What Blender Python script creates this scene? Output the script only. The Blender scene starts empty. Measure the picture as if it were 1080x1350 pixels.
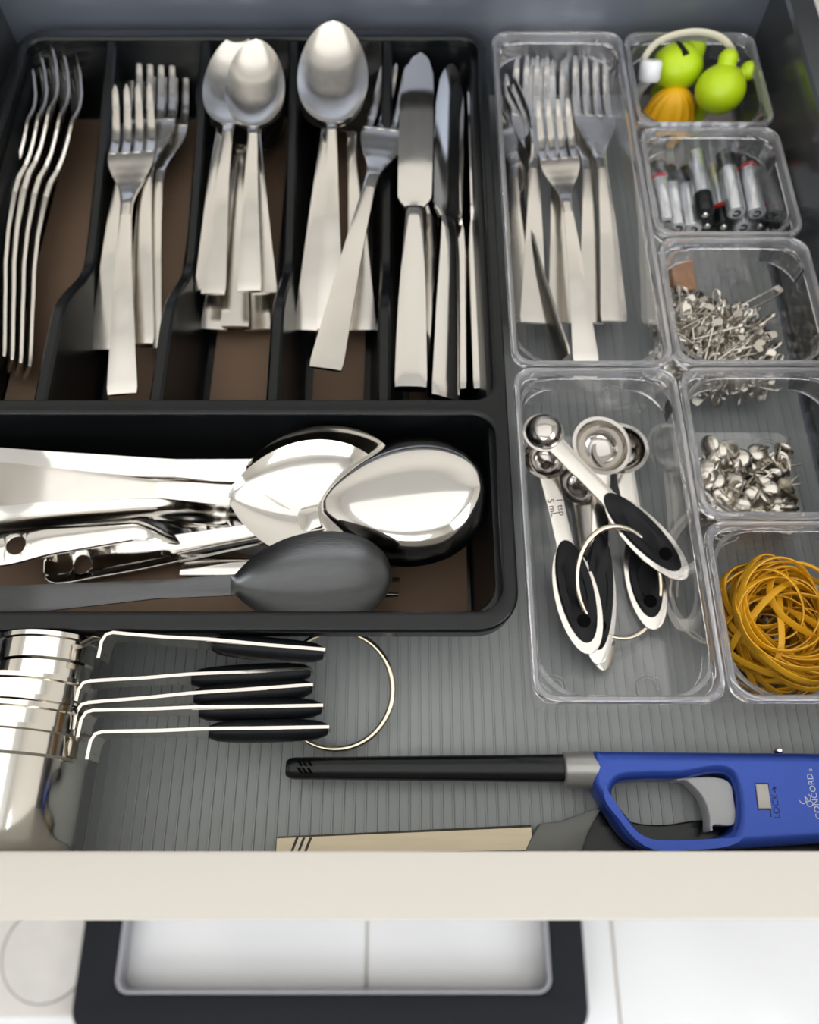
import bpy, bmesh, math, random
from mathutils import Vector, Matrix
R = math.radians
PI = math.pi
C = bpy.context.scene.collection
SC = bpy.context.scene

# ------------------------------------------------------------------ camera
F = 1080.0                                   # focal length in pixels of the 1080x1350 frame
PITCH = R(65.34)
CAMZ = 0.361
cam = bpy.data.cameras.new('camera')
cam.sensor_fit = 'AUTO'; cam.sensor_width = 36; cam.lens = 36 * F / 1350
cam.clip_start = 0.01; cam.clip_end = 50
cam.dof.use_dof = True; cam.dof.focus_distance = 0.312; cam.dof.aperture_fstop = 9.0
camo = bpy.data.objects.new('camera', cam); C.objects.link(camo)
camo.location = (0, 0, CAMZ); camo.rotation_euler = (PI/2 - PITCH, 0, 0)
SC.camera = camo

# ------------------------------------------------------------------ world, lights, exposure
w = bpy.data.worlds.new('world'); SC.world = w; w.use_nodes = True
w.node_tree.nodes['Background'].inputs[0].default_value = (0.92, 0.95, 1.0, 1)
w.node_tree.nodes['Background'].inputs[1].default_value = 0.35

def area(name, loc, target, sx, sy, watts, col):
    l = bpy.data.lights.new(name, 'AREA'); l.shape = 'RECTANGLE'
    l.size = sx; l.size_y = sy; l.energy = watts; l.color = col
    o = bpy.data.objects.new(name, l); C.objects.link(o)
    o.location = loc
    o.rotation_euler = (Vector(target) - Vector(loc)).to_track_quat('-Z', 'Y').to_euler()
    return o
area('added_ceiling_fill', (0.0, -0.45, 1.66), (0.0, -0.45, 0), 2.8, 2.4, 14.0, (1.0, 0.97, 0.925))  # broad panel added in place of a bright window-lit ceiling, not a lamp
area('window_daylight', (1.9, -0.9, 0.75), (0, 0.1, 0.0), 1.5, 1.5, 27, (0.9, 0.95, 1.0))
area('added_front_fill', (-0.5, -1.95, 0.55), (-0.1, 0.2, 0.0), 2.2, 1.5, 34, (0.95, 0.97, 1.0))  # unseen fill panel added to lift the diffuse light

SC.view_settings.view_transform = 'Standard'
SC.view_settings.look = 'None'
SC.view_settings.gamma = 1
SC.view_settings.use_curve_mapping = False
SC.view_settings.exposure = 0.25
SC.cycles.max_bounces = 12; SC.cycles.diffuse_bounces = 4; SC.cycles.glossy_bounces = 6
SC.cycles.transmission_bounces = 10; SC.cycles.transparent_max_bounces = 40
SC.cycles.caustics_reflective = False; SC.cycles.caustics_refractive = False

# ------------------------------------------------------------------ measuring: photo pixel + height -> point of the place
SP, CP = math.sin(PITCH), math.cos(PITCH)
def P(px, py, z=0.0):
    d = 675.0 - py
    vx = px - 540.0; vy = F*CP + SP*d; vz = -F*SP + CP*d
    k = (z - CAMZ) / vz
    return Vector((vx*k, vy*k, z))

# ------------------------------------------------------------------ materials
def mat(name, col, rough=0.5, metal=0.0, noise=0.0, nscale=60, bump=0.0, bscale=200, stretch=None, coat=0.0, spec=None, rvar=0.0):
    m = bpy.data.materials.new(name); m.use_nodes = True
    nt = m.node_tree; b = nt.nodes['Principled BSDF']
    b.inputs['Base Color'].default_value = (*col, 1)
    b.inputs['Roughness'].default_value = rough
    b.inputs['Metallic'].default_value = metal
    if coat: b.inputs['Coat Weight'].default_value = coat
    if spec is not None: b.inputs['Specular IOR Level'].default_value = spec
    tc = nt.nodes.new('ShaderNodeTexCoord'); mp = nt.nodes.new('ShaderNodeMapping')
    nt.links.new(tc.outputs['Object'], mp.inputs[0])
    if stretch: mp.inputs['Scale'].default_value = stretch
    if noise or rvar:
        n = nt.nodes.new('ShaderNodeTexNoise'); n.inputs['Scale'].default_value = nscale; n.inputs['Detail'].default_value = 4
        nt.links.new(mp.outputs[0], n.inputs['Vector'])
        if noise:
            r = nt.nodes.new('ShaderNodeMix'); r.data_type = 'RGBA'
            r.inputs['A'].default_value = (*[c*(1-noise) for c in col], 1)
            r.inputs['B'].default_value = (*[min(1, c*(1+noise)) for c in col], 1)
            nt.links.new(n.outputs['Fac'], r.inputs['Factor']); nt.links.new(r.outputs['Result'], b.inputs['Base Color'])
        if rvar:
            mr = nt.nodes.new('ShaderNodeMapRange')
            mr.inputs['To Min'].default_value = max(0.02, rough - rvar); mr.inputs['To Max'].default_value = rough + rvar
            nt.links.new(n.outputs['Fac'], mr.inputs['Value']); nt.links.new(mr.outputs[0], b.inputs['Roughness'])
    if bump:
        n2 = nt.nodes.new('ShaderNodeTexNoise'); n2.inputs['Scale'].default_value = bscale; n2.inputs['Detail'].default_value = 3
        nt.links.new(mp.outputs[0], n2.inputs['Vector'])
        bp = nt.nodes.new('ShaderNodeBump'); bp.inputs['Strength'].default_value = bump; bp.inputs['Distance'].default_value = 0.001
        nt.links.new(n2.outputs['Fac'], bp.inputs['Height']); nt.links.new(bp.outputs[0], b.inputs['Normal'])
    return m

def clear_mat(name, tint, f0=0.04, rough=0.02):
    m = bpy.data.materials.new(name); m.use_nodes = True
    nt = m.node_tree; nt.nodes.remove(nt.nodes['Principled BSDF'])
    out = nt.nodes['Material Output']
    tr = nt.nodes.new('ShaderNodeBsdfTransparent'); tr.inputs[0].default_value = (*tint, 1)
    gl = nt.nodes.new('ShaderNodeBsdfGlossy'); gl.inputs['Roughness'].default_value = rough
    gl.inputs['Color'].default_value = (1, 1, 1, 1)
    lw = nt.nodes.new('ShaderNodeLayerWeight'); lw.inputs['Blend'].default_value = 0.5
    pw = nt.nodes.new('ShaderNodeMath'); pw.operation = 'POWER'; pw.inputs[1].default_value = 4.0
    fr = nt.nodes.new('ShaderNodeMapRange'); fr.inputs['To Min'].default_value = f0; fr.inputs['To Max'].default_value = 0.75
    nt.links.new(lw.outputs['Facing'], pw.inputs[0]); nt.links.new(pw.outputs[0], fr.inputs['Value'])
    mx = nt.nodes.new('ShaderNodeMixShader')
    nt.links.new(fr.outputs[0], mx.inputs[0]); nt.links.new(tr.outputs[0], mx.inputs[1]); nt.links.new(gl.outputs[0], mx.inputs[2])
    nt.links.new(mx.outputs[0], out.inputs['Surface'])
    return m

def glass_mat(name, col, rough=0.03, milky=0.25):
    m = bpy.data.materials.new(name); m.use_nodes = True
    nt = m.node_tree; b = nt.nodes['Principled BSDF']
    b.inputs['Base Color'].default_value = (*col, 1); b.inputs['Roughness'].default_value = rough
    b.inputs['Transmission Weight'].default_value = 1 - milky; b.inputs['IOR'].default_value = 1.49
    return m

M = {}
M['steel'] = mat('satin_steel', (0.745, 0.715, 0.665), 0.2, 1.0, rvar=0.06, nscale=160)
M['polish'] = mat('polished_steel', (0.75, 0.73, 0.695), 0.09, 1.0, rvar=0.04, nscale=120)
M['brushed'] = mat('shaded_brushed_steel', (0.10, 0.103, 0.106), 0.3, 1.0, noise=0.1, nscale=90, stretch=(8, 1, 8), bump=0.05, bscale=200)  # base darkened to imitate the dark surroundings the spoon mirrors
M['bowl_steel'] = mat('shaded_polished_steel', (0.52, 0.495, 0.465), 0.09, 1.0)  # dark reflection of a person overhead put into the base colour
M['slot'] = mat('matt_black_slot', (0.002, 0.002, 0.002), 0.9, spec=0.1)
M['chrome'] = mat('chrome_steel', (0.86, 0.83, 0.77), 0.1, 1.0, rvar=0.05, nscale=90)
M['brass'] = mat('pale_brass_ring', (0.80, 0.72, 0.58), 0.15, 1.0)
M['wire'] = mat('nickel_wire', (0.60, 0.565, 0.505), 0.24, 1.0)
M['tray'] = mat('black_tray_plastic', (0.003, 0.0042, 0.005), 0.27, 0, bump=0.05, bscale=900, spec=0.36)
M['liner'] = mat('brown_pad', (0.185, 0.118, 0.075), 0.75, 0, noise=0.07, nscale=90, bump=0.1, bscale=600)
M['mat'] = mat('grey_ribbed_plastic', (0.375, 0.40, 0.398), 0.42, 0, noise=0.05, nscale=25)
M['drawer_metal'] = mat('grey_drawer_metal', (0.24, 0.265, 0.325), 0.3, 0.6, noise=0.1, nscale=20, stretch=(1, 8, 1))
M['side_metal'] = mat('dark_grey_side_metal', (0.13, 0.137, 0.145), 0.2, 0.7)
M['white'] = mat('cream_white_lacquer', (0.58, 0.545, 0.492), 0.4, 0, noise=0.015, nscale=6)
M['tile'] = mat('white_floor_tile', (0.83, 0.84, 0.86), 0.22, 0, noise=0.02, nscale=3)
M['grout'] = mat('beige_grout', (0.50, 0.46, 0.40), 0.8)
M['wall'] = mat('cream_wall', (0.80, 0.77, 0.72), 0.6, 0, noise=0.03, nscale=4)
M['ceil'] = mat('white_ceiling', (0.86, 0.86, 0.86), 0.7)
M['counter'] = mat('dark_counter', (0.10, 0.10, 0.105), 0.25, 0, noise=0.3, nscale=150)
M['black_rubber'] = mat('black_silicone', (0.007, 0.008, 0.010), 0.42, 0, bump=0.04, bscale=800, spec=0.22)
M['black_gloss'] = mat('black_gloss_plastic', (0.006, 0.008, 0.009), 0.22, spec=0.35)
M['black_frame'] = mat('black_frame_plastic', (0.0075, 0.009, 0.013), 0.55, 0, bump=0.15, bscale=300, spec=0.2)
M['grey_metal'] = mat('lilac_grey_metal', (0.42, 0.42, 0.47), 0.35, 0.6)
M['pale'] = mat('pale_grey_metal', (0.60, 0.575, 0.545), 0.4, 0.15, noise=0.10, nscale=14)
M['pale_disc'] = mat('pale_smudged_metal', (0.64, 0.62, 0.595), 0.32, 0.15, noise=0.16, nscale=22)
M['blue'] = mat('blue_metallic_plastic', (0.030, 0.085, 0.46), 0.3, 0.35, noise=0.03, nscale=400)
M['blue_dark'] = mat('dark_blue_engraving', (0.012, 0.028, 0.16), 0.5)
M['silver'] = mat('satin_silver_plastic', (0.43, 0.43, 0.42), 0.32, 0.6)
M['trigger'] = mat('pale_grey_trigger', (0.56, 0.57, 0.59), 0.4)
M['ivory'] = mat('ivory_button', (0.66, 0.64, 0.60), 0.4)
M['print'] = mat('white_print', (0.80, 0.83, 0.92), 0.5)
M['etch'] = mat('dark_etching', (0.13, 0.11, 0.09), 0.5)
M['champagne'] = mat('champagne_barrel_steel', (0.36, 0.31, 0.22), 0.25, 1.0, stretch=(1, 12, 12), noise=0.1, nscale=40)
M['grey_plastic'] = mat('mid_grey_plastic', (0.17, 0.175, 0.165), 0.45)
M['lime'] = mat('lime_green_silicone', (0.50, 0.70, 0.008), 0.38)
M['orange'] = mat('orange_yellow_silicone', (0.95, 0.50, 0.008), 0.45)
M['white_ball'] = mat('white_plastic', (0.82, 0.84, 0.86), 0.35)
M['cream_band'] = mat('cream_rubber', (0.62, 0.58, 0.46), 0.5)
M['pink'] = mat('pale_pink_plastic', (0.62, 0.52, 0.52), 0.5)
M['red'] = mat('red_sleeve', (0.62, 0.02, 0.02), 0.35)
M['cell'] = mat('silver_cell_sleeve', (0.78, 0.80, 0.83), 0.2, 0.75, noise=0.12, nscale=150)
M['rubber'] = mat('amber_rubber', (0.72, 0.37, 0.012), 0.48, 0, noise=0.14, nscale=30)
M['tan'] = mat('tan_eraser', (0.50, 0.27, 0.16), 0.7)
M['clear'] = clear_mat('clear_acrylic_wall', (0.997, 0.997, 1.0), 0.042, 0.05)
M['clear_rim'] = glass_mat('clear_acrylic_rim', (0.955, 0.96, 1.0), 0.015, 0.13)
M['clear_web'] = glass_mat('clear_acrylic_web', (0.97, 0.972, 1.0), 0.015, 0.05)

# ------------------------------------------------------------------ mesh builder
def rrect(x0, x1, y0, y1, r, n=6):
    pts = []
    for cx, cy, a0 in ((x1-r, y1-r, 0), (x0+r, y1-r, 90), (x0+r, y0+r, 180), (x1-r, y0+r, 270)):
        for i in range(n+1):
            a = R(a0 + 90*i/n); pts.append((cx + r*math.cos(a), cy + r*math.sin(a)))
    return pts
def catmull(pts, n=8, closed=False):
    pts = [Vector(p) for p in pts]; out = []
    N = len(pts)
    for i in range(N if closed else N-1):
        if closed: a, b, c, d = pts[i-1], pts[i], pts[(i+1) % N], pts[(i+2) % N]
        else: a, b, c, d = pts[max(i-1, 0)], pts[i], pts[i+1], pts[min(i+2, N-1)]
        for j in range(n):
            t = j/n
            out.append(0.5*((2*b) + (c-a)*t + (2*a-5*b+4*c-d)*t*t + (3*b-a-3*c+d)*t*t*t))
    if not closed: out.append(pts[-1])
    return out

class MB:
    def __init__(s): s.v = []; s.f = []
    def add(s, vs, fs):
        o = len(s.v); s.v += [tuple(v) for v in vs]; s.f += [tuple(i+o for i in f) for f in fs]
    def loft(s, rings, cap0=True, cap1=True, closed=True):
        n = len(rings[0]); vs = [p for r in rings for p in r]; fs = []
        for k in range(len(rings)-1):
            for i in range(n if closed else n-1):
                j = (i+1) % n
                fs.append((k*n+i, k*n+j, (k+1)*n+j, (k+1)*n+i))
        if cap0: fs.append(tuple(reversed(range(n))))
        if cap1: fs.append(tuple((len(rings)-1)*n+i for i in range(n)))
        s.add(vs, fs)
    def box(s, x0, x1, y0, y1, z0, z1):
        s.loft([[(x0, y0, z), (x1, y0, z), (x1, y1, z), (x0, y1, z)] for z in (z0, z1)])
    def prism(s, pts, z0, z1, b=0.0):
        if not b:
            s.loft([[(p[0], p[1], z) for p in pts] for z in (z0, z1)]); return
        c = [sum(p[i] for p in pts)/len(pts) for i in (0, 1)]
        def ins(d):
            out = []
            for p in pts:
                v = Vector((c[0]-p[0], c[1]-p[1])); l = v.length
                out.append((p[0]+v.x/l*d, p[1]+v.y/l*d))
            return out
        rr = [(b, z0), (b*0.3, z0+b*0.3), (0, z0+b), (0, z1-b), (b*0.3, z1-b*0.3), (b, z1)]
        s.loft([[(p[0], p[1], z) for p in ins(d)] for d, z in rr])
    def tube(s, path, r, n=8, closed=False, rb=None, up=(0, 0, 1)):
        path = [Vector(p) for p in path]; N = len(path); rings = []
        prev = None
        for i, p in enumerate(path):
            if closed: t = path[(i+1) % N] - path[i-1]
            else: t = path[min(i+1, N-1)] - path[max(i-1, 0)]
            t.normalize()
            if prev is None:
                a = Vector(up)
                if abs(a.dot(t)) > 0.95: a = Vector((1, 0, 0))
            else: a = prev
            a = (a - t*a.dot(t)).normalized(); prev = a
            b = t.cross(a)
            q = r(i/(N-1)) if callable(r) else r
            rings.append([p + b*q*math.cos(2*PI*k/n) + a*(rb or q)*math.sin(2*PI*k/n) for k in range(n)])
        if closed: rings.append(rings[0])
        s.loft(rings, not closed, not closed)
    def lathe(s, prof, n=24, M4=None, cap=True):
        rings = []
        for r, z in prof:
            ring = [Vector((r*math.cos(2*PI*k/n), r*math.sin(2*PI*k/n), z)) for k in range(n)]
            rings.append([M4 @ p for p in ring] if M4 else ring)
        s.loft(rings, cap, cap)
    def sphere(s, c, rx, ry, rz, n=16, m=10, M4=None):
        rings = []
        for j in range(1, m):
            a = PI*j/m
            rings.append([Vector((c[0]+rx*math.sin(a)*math.cos(2*PI*k/n), c[1]+ry*math.sin(a)*math.sin(2*PI*k/n), c[2]-rz*math.cos(a))) for k in range(n)])
        if M4: rings = [[M4 @ p for p in r] for r in rings]
        s.loft(rings)
    def strip(s, st, K=8, cx=lambda y: 0.0, pw=2):
        """flat bar along +Y; station = (y, width, edge height, sag at middle, thickness)"""
        rings = []
        for (y, wd, e, d, t) in st:
            top = []; bot = []
            for k in range(K+1):
                u = -1 + 2*k/K
                z = e - d*(1-abs(u)**pw); x = cx(y) + wd/2*u
                tt = t*(1 - 0.35*abs(u)**4)
                top.append((x, y, z + tt/2)); bot.append((x, y, z - tt/2))
            rings.append(bot + top[::-1])
        s.loft(rings)
    def mesh(s, name, smooth=True, angle=38):
        me = bpy.data.meshes.new(name); me.from_pydata(s.v, [], s.f)
        bm = bmesh.new(); bm.from_mesh(me); bmesh.ops.recalc_face_normals(bm, faces=bm.faces); bm.to_mesh(me); bm.free()
        if smooth:
            me.shade_smooth(); me.set_sharp_from_angle(angle=R(angle))
        return me
    def build(s, name, m, parent=None, smooth=True, angle=38):
        return link(name, s.mesh(name, smooth, angle), m, parent)

def link(name, me, m, parent=None):
    if m and not me.materials: me.materials.append(M[m] if isinstance(m, str) else m)
    o = bpy.data.objects.new(name, me); C.objects.link(o)
    if parent: o.parent = parent
    return o
def tag(o, label, cat, group=None, kind=None):
    o['label'] = label; o['category'] = cat
    if group: o['group'] = group
    if kind: o['kind'] = kind
    return o
def thing(name, label, cat, loc=(0, 0, 0), group=None):
    o = bpy.data.objects.new(name, None); C.objects.link(o); o.location = loc; o.empty_display_size = 0.02
    return tag(o, label, cat, group)
KIDS = {}
def struct(o): o['kind'] = 'structure'; return o
def dup(root, label=None, group=None, kids=None):
    r = root.copy(); C.objects.link(r)
    if label: r['label'] = label
    if group: r['group'] = group
    for ch in (kids if kids is not None else root.children):
        c = ch.copy(); C.objects.link(c); c.parent = r
        for g in ch.children:
            d = g.copy(); C.objects.link(d); d.parent = c
    return r

def curve_plate(name, loops, z0, z1, bevel=0.0, res=2):
    """filled flat plate with holes, thickness z0..z1, rounded edges -> mesh"""
    cu = bpy.data.curves.new(name, 'CURVE'); cu.dimensions = '2D'; cu.fill_mode = 'BOTH'
    for lp in loops:
        sp = cu.splines.new('POLY'); sp.points.add(len(lp)-1)
        for i, p in enumerate(lp): sp.points[i].co = (p[0], p[1], 0, 1)
        sp.use_cyclic_u = True
    cu.extrude = (z1-z0)/2 - bevel; cu.bevel_depth = bevel; cu.bevel_resolution = res; cu.offset = -bevel
    o = bpy.data.objects.new(name, cu); C.objects.link(o)
    bpy.context.view_layer.update()
    dg = bpy.context.evaluated_depsgraph_get()
    me = bpy.data.meshes.new_from_object(o.evaluated_get(dg))
    bpy.data.objects.remove(o); bpy.data.curves.remove(cu)
    me.transform(Matrix.Translation((0, 0, (z0+z1)/2)))
    me.materials.clear(); me.name = name
    bm = bmesh.new(); bm.from_mesh(me); bmesh.ops.remove_doubles(bm, verts=bm.verts, dist=1e-6)
    bmesh.ops.recalc_face_normals(bm, faces=bm.faces); bm.to_mesh(me); bm.free()
    me.shade_smooth(); me.set_sharp_from_angle(angle=R(40))
    return me
def text_mesh(name, body, size, depth=0.0001):
    cu = bpy.data.curves.new(name, 'FONT'); cu.body = body; cu.size = size; cu.extrude = depth; cu.resolution_u = 3
    cu.align_x = 'CENTER'; cu.align_y = 'CENTER'
    o = bpy.data.objects.new(name, cu); C.objects.link(o)
    bpy.context.view_layer.update()
    me = bpy.data.meshes.new_from_object(o.evaluated_get(bpy.context.evaluated_depsgraph_get()))
    bpy.data.objects.remove(o); me.materials.clear(); me.name = name
    return me
def join(*mes):
    bm = bmesh.new()
    for me in mes: bm.from_mesh(me)
    out = bpy.data.meshes.new(mes[0].name); bm.to_mesh(out); bm.free()
    out.shade_smooth(); out.set_sharp_from_angle(angle=R(38))
    return out

# ================================================================== THE SETTING
FZ = -0.78
mb = MB(); mb.box(-2.0, 2.0, -2.0, 1.1, FZ-0.05, FZ-0.003)
floor = struct(mb.build('floor', 'grout', smooth=False))
TS = 0.304
mb = MB(); mb.prism(rrect(-TS/2+0.0016, TS/2-0.0016, -TS/2+0.0016, TS/2-0.0016, 0.002, 2), -0.006, 0.0, 0.0008)
tme = mb.mesh('tile'); tme.materials.append(M['tile'])
for i in range(-6, 6):
    for j in range(-6, 4):
        o = link('tile', tme, None, floor)
        o.location = (-0.0527 + TS*(i+0.5), -0.215 + TS*(j+0.5), FZ)
CZ = 1.70
for nm, b in (('ceiling', (-2, 2, -2, 1.1, CZ, CZ+0.05)), ('wall_back', (-2, 2, 1.1, 1.15, FZ, CZ)), ('wall_front', (-2, 2, -2.05, -2, FZ, CZ)),
              ('wall_left', (-2.05, -2, -2, 1.1, FZ, CZ)), ('wall_right', (2, 2.05, -2, 1.1, FZ, CZ))):
    mb = MB(); mb.box(*b); struct(mb.build(nm, 'ceil' if nm == 'ceiling' else 'wall', smooth=False))

# kitchen cabinet the drawer slides out of (beyond the top of the picture)
cab = thing('base_cabinet', 'cream kitchen base cabinet that the open drawer slides out of', 'cabinet', (0, 0.80, FZ))
def cabpart(name, b, m='white'):
    q = MB(); q.box(*b); o = q.build(name, m, cab, smooth=False); o.matrix_parent_inverse = Matrix.Translation((0, -0.80, -FZ)); return o
cabpart('side_panel', (-0.275, -0.257, 0.52, 1.095, FZ+0.10, 0.117))
cabpart('side_panel', (0.232, 0.250, 0.52, 1.095, FZ+0.10, 0.117))
cabpart('front_panel', (-0.255, 0.230, 0.50, 0.518, FZ+0.10, -0.03))
cabpart('plinth', (-0.257, 0.232, 0.56, 0.58, FZ, FZ+0.10))
mb = MB(); mb.prism(rrect(-1.2, 1.2, 0.476, 1.097, 0.004, 2), 0.118, 0.166, 0.002)
tag(mb.build('countertop', 'counter'), 'dark stone worktop above the base cabinet', 'worktop')

# ------------------------------------------------------------------ the drawer
DW0, DW1, DB = -0.234, 0.2045, 0.458
drawer = thing('kitchen_drawer', 'open kitchen drawer with cream front edge and grey metal sides', 'drawer', (0, 0, 0))
mb = MB(); mb.prism(rrect(-0.262, 0.240, -0.0085, 0.0100, 0.0016, 3), -0.115, 0.0965, 0.0012); mb.build('front_panel', 'white', drawer)
mb = MB(); mb.box(DW0, DW1, 0.0105, DB, -0.012, -0.0022); mb.build('base_panel', 'drawer_metal', drawer, smooth=False)
def side(x0, x1):
    q = MB(); b = 0.0015
    sec = [(x0, -0.012), (x1, -0.012), (x1, 0.072), (x1-b, 0.0735), (x0+b, 0.0735), (x0, 0.072)]
    q.loft([[(x, y, z) for x, z in sec] for y in (0.0105, DB+0.012)]); return q
side(DW1, DW1+0.016).build('side_panel', 'side_metal', drawer)
side(DW0-0.016, DW0).build('side_panel', 'side_metal', drawer)
mb = MB(); mb.box(DW0, DW1, DB, DB+0.012, -0.012, 0.09); mb.build('back_panel', 'drawer_metal', drawer, smooth=False)

# ribbed liner mat
mb = MB(); prof = []
x = DW0+0.001; k = 0
while x < DW1-0.006:
    prof += [(x, -0.0003), (x+0.0034, 0.0), (x+0.0036, 0.0004), (x+0.0042, 0.0004), (x+0.0044, -0.0004)]
    x += 0.00458
prof = prof + [(prof[-1][0], -0.0018), (prof[0][0], -0.0018)]
mb.loft([[(px_, y, z-0.0006) for px_, z in prof] for y in (0.0115, DB-0.001)])
tag(mb.build('drawer_liner', 'mat', smooth=False), 'grey finely ribbed plastic mat lining the drawer bottom', 'liner')

# ================================================================== BLACK CUTLERY TRAY
ZR = 0.050
tray = thing('cutlery_tray', 'black plastic cutlery tray with five slots and a wide front compartment', 'tray', (0, 0, 0))
OX0, OX1, OY0, OY1 = -0.2236, 0.0437, 0.0915, 0.4475
B = (-0.2165, 0.0382, 0.1985, 0.4395)         # rear compartment at the rim
Fc = (-0.2165, 0.0372, 0.1000, 0.1905)        # front compartment
outer = rrect(OX0, OX1, OY0, OY1, 0.017, 8)
plate = curve_plate('tray_body', [outer, rrect(*B, 0.009, 6), rrect(*Fc, 0.010, 6)], 0.0455, ZR, 0.0018, 3)
mb = MB()
def inset(b, d): return (b[0]+d, b[1]-d, b[2]+d, b[3]-d)
O4 = (OX0, OX1, OY0, OY1)
mb.loft([[(*p, z) for p in rrect(*inset(O4, d), 0.017-d*0.5, 8)] for d, z in ((0.0004, 0.047), (0.0006, 0.040), (0.0022, 0.040), (0.0030, 0.044), (0.0085, 0.0445), (0.0160, 0.0008))], False, False)
for b, rr in ((B, 0.009), (Fc, 0.010)):
    mb.loft([[(*p, z) for p in rrect(*inset(b, d), rr-0.001, 6)] for d, z in ((0.0, 0.0480), (0.0012, 0.030), (0.0045, 0.0075), (0.0085, 0.0030))], False, True)
mb.loft([[(*p, z) for p in rrect(*inset(O4, 0.0162), 0.009, 8)] for z in (0.0004, 0.0026)])
body = link('tray_body', join(plate, mb.mesh('tray_body')), 'tray', tray)
# dividers: high at the back wall, dipping in the middle, rising again to the front
DIV = [(-0.1660, -0.1705), (-0.1141, -0.1165), (-0.0615, -0.0660), (-0.0117, -0.0130)]
def divz(y):
    if y > 0.300: return 0.026 + (0.0485-0.026)*((y-0.300)/0.14)**1.2
    if y > 0.245:
        t = (y-0.245)/0.055; t = t*t*(3-2*t); return 0.0485 + (0.026-0.0485)*t
    return 0.0485
for xf, xb in DIV:
    mb = MB(); rings = []
    for i in range(45):
        y = 0.197 + (0.441-0.197)*i/44
        t = (y-0.197)/0.244; xc = xf + (xb-xf)*t; z = divz(y)
        hw = 0.0030
        ft = min(1, max(0, (y-0.2)/0.01)); bt = 0.0055
        rings.append([(xc-hw-bt, y, 0.0028), (xc-hw-0.001, y, z*0.45), (xc-hw, y, z-0.0016), (xc-hw*0.6, y, z-0.0003), (xc+hw*0.6, y, z-0.0003), (xc+hw, y, z-0.0016), (xc+hw+0.001, y, z*0.45), (xc+hw+bt, y, 0.0028)])
    mb.loft(rings); mb.build('divider', 'tray', tray)
# brown pads, one in each compartment
edges = [(B[0], -0.0030)] + [(None, None)]*4
xs_l = [B[0]+0.0005] + [d[0]+0.003 for d in DIV]; xs_r = [d[0]-0.003 for d in DIV] + [B[1]-0.0005]
for a, b in zip(xs_l, xs_r):
    mb = MB(); mb.prism(rrect(a+0.0088, b-0.0088, B[2]+0.0085, B[3]-0.010, 0.002, 2), 0.0030, 0.0042, 0.0003); mb.build('base_pad', 'liner', tray)
mb = MB(); mb.prism(rrect(Fc[0]+0.010, Fc[1]-0.0105, Fc[2]+0.0085, Fc[3]-0.009, 0.002, 2), 0.0030, 0.0042, 0.0003); mb.build('base_pad', 'liner', tray)

# ================================================================== CLEAR BINS
BZ = 0.0508
def clear_bin(name, x0, x1, y0, y1, label):
    cx, cy = (x0+x1)/2, (y0+y1)/2
    t = thing(name, label, 'organizer bin', (cx, cy, 0.0002), 'clear organizer bins')
    b = (x0-cx, x1-cx, y0-cy, y1-cy); th = 0.0014
    m = MB()
    outer_r = [(0.0062, 0.0006), (0.0050, 0.0), ]
    rings = [(0.0075, 0.0, 0.006), (0.0058, 0.0012, 0.0065), (0.0022, BZ-0.005, 0.008), (0.0022+th, BZ-0.005, 0.0075), (0.0058+th, 0.0034, 0.0055), (0.0082+th, 0.0018, 0.005)]
    m.loft([[(*p, z) for p in rrect(*inset(b, d), r, 6)] for d, z, r in rings], True, True)
    m.build('bin_body', 'clear', t)
    m = MB()
    rr = [(0.0022+th, BZ-0.0052, 0.0075), (0.0020, BZ-0.0054, 0.008), (0.0004, BZ-0.0035, 0.0088), (0.0002, BZ-0.001, 0.009), (0.0008, BZ, 0.0086), (0.0026, BZ, 0.0078), (0.0034, BZ-0.0012, 0.0075)]
    rg = [[(*p, z) for p in rrect(*inset(b, d), r, 6)] for d, z, r in rr]
    m.loft(rg + [rg[0]], False, False); m.build('rim', 'clear_rim', t)
    # corner gussets: an arched web cut across each corner just under the rim
    L = 0.0185
    for sx in (-1, 1):
        for sy in (-1, 1):
            m = MB(); ex = (b[1] if sx > 0 else b[0]) - sx*0.0036; ey = (b[3] if sy > 0 else b[2]) - sy*0.0036
            pin = []; pout = []
            for i in range(11):
                a = R(90*i/10)
                # bulges towards the corner
                ux, uy = math.cos(a), math.sin(a)
                qx = L*(1-ux)*0.0 + L*(1-math.sin(a)**1.35); qy = L*(1-math.cos(a)**1.35)
                qx, qy = L*(1-ux), L*(1-uy)
                pin.append((ex - sx*qx, ey - sy*qy)); pout.append((ex - sx*max(0, qx-0.0013), ey - sy*max(0, qy-0.0013)))
            loop = pin + pout[::-1]
            m.loft([[(*p, z) for p in loop] for z in (BZ-0.0135, BZ-0.0130, BZ-0.0035, BZ-0.003)])
            m.build('corner_gusset', 'clear_web', t)
    for sx in (-1, 1):
        for sy in (-1, 1):
            m = MB()
            fx = (b[1] if sx > 0 else b[0]) - sx*0.0165; fy = (b[3] if sy > 0 else b[2]) - sy*0.0165
            for r0 in (0.0062, 0.0046):
                m.tube([(fx+r0*math.cos(2*PI*i/28), fy+r0*math.sin(2*PI*i/28), 0.0019) for i in range(28)], 0.00022, 6, True)
            m.build('foot_ring', 'clear_rim', t)
    return t
BX = (0.0464, 0.1210, 0.1214, 0.1960)
clear_bin('clear_bin', BX[0], BX[1], 0.2155, 0.4440, 'long clear acrylic bin holding two fanned stacks of forks')
clear_bin('clear_bin', BX[0], BX[1], 0.0630, 0.2150, 'clear acrylic bin holding the black handled measuring spoons')
yb = [0.4440, 0.3685, 0.2920, 0.2155, 0.1393, 0.0630]
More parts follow.
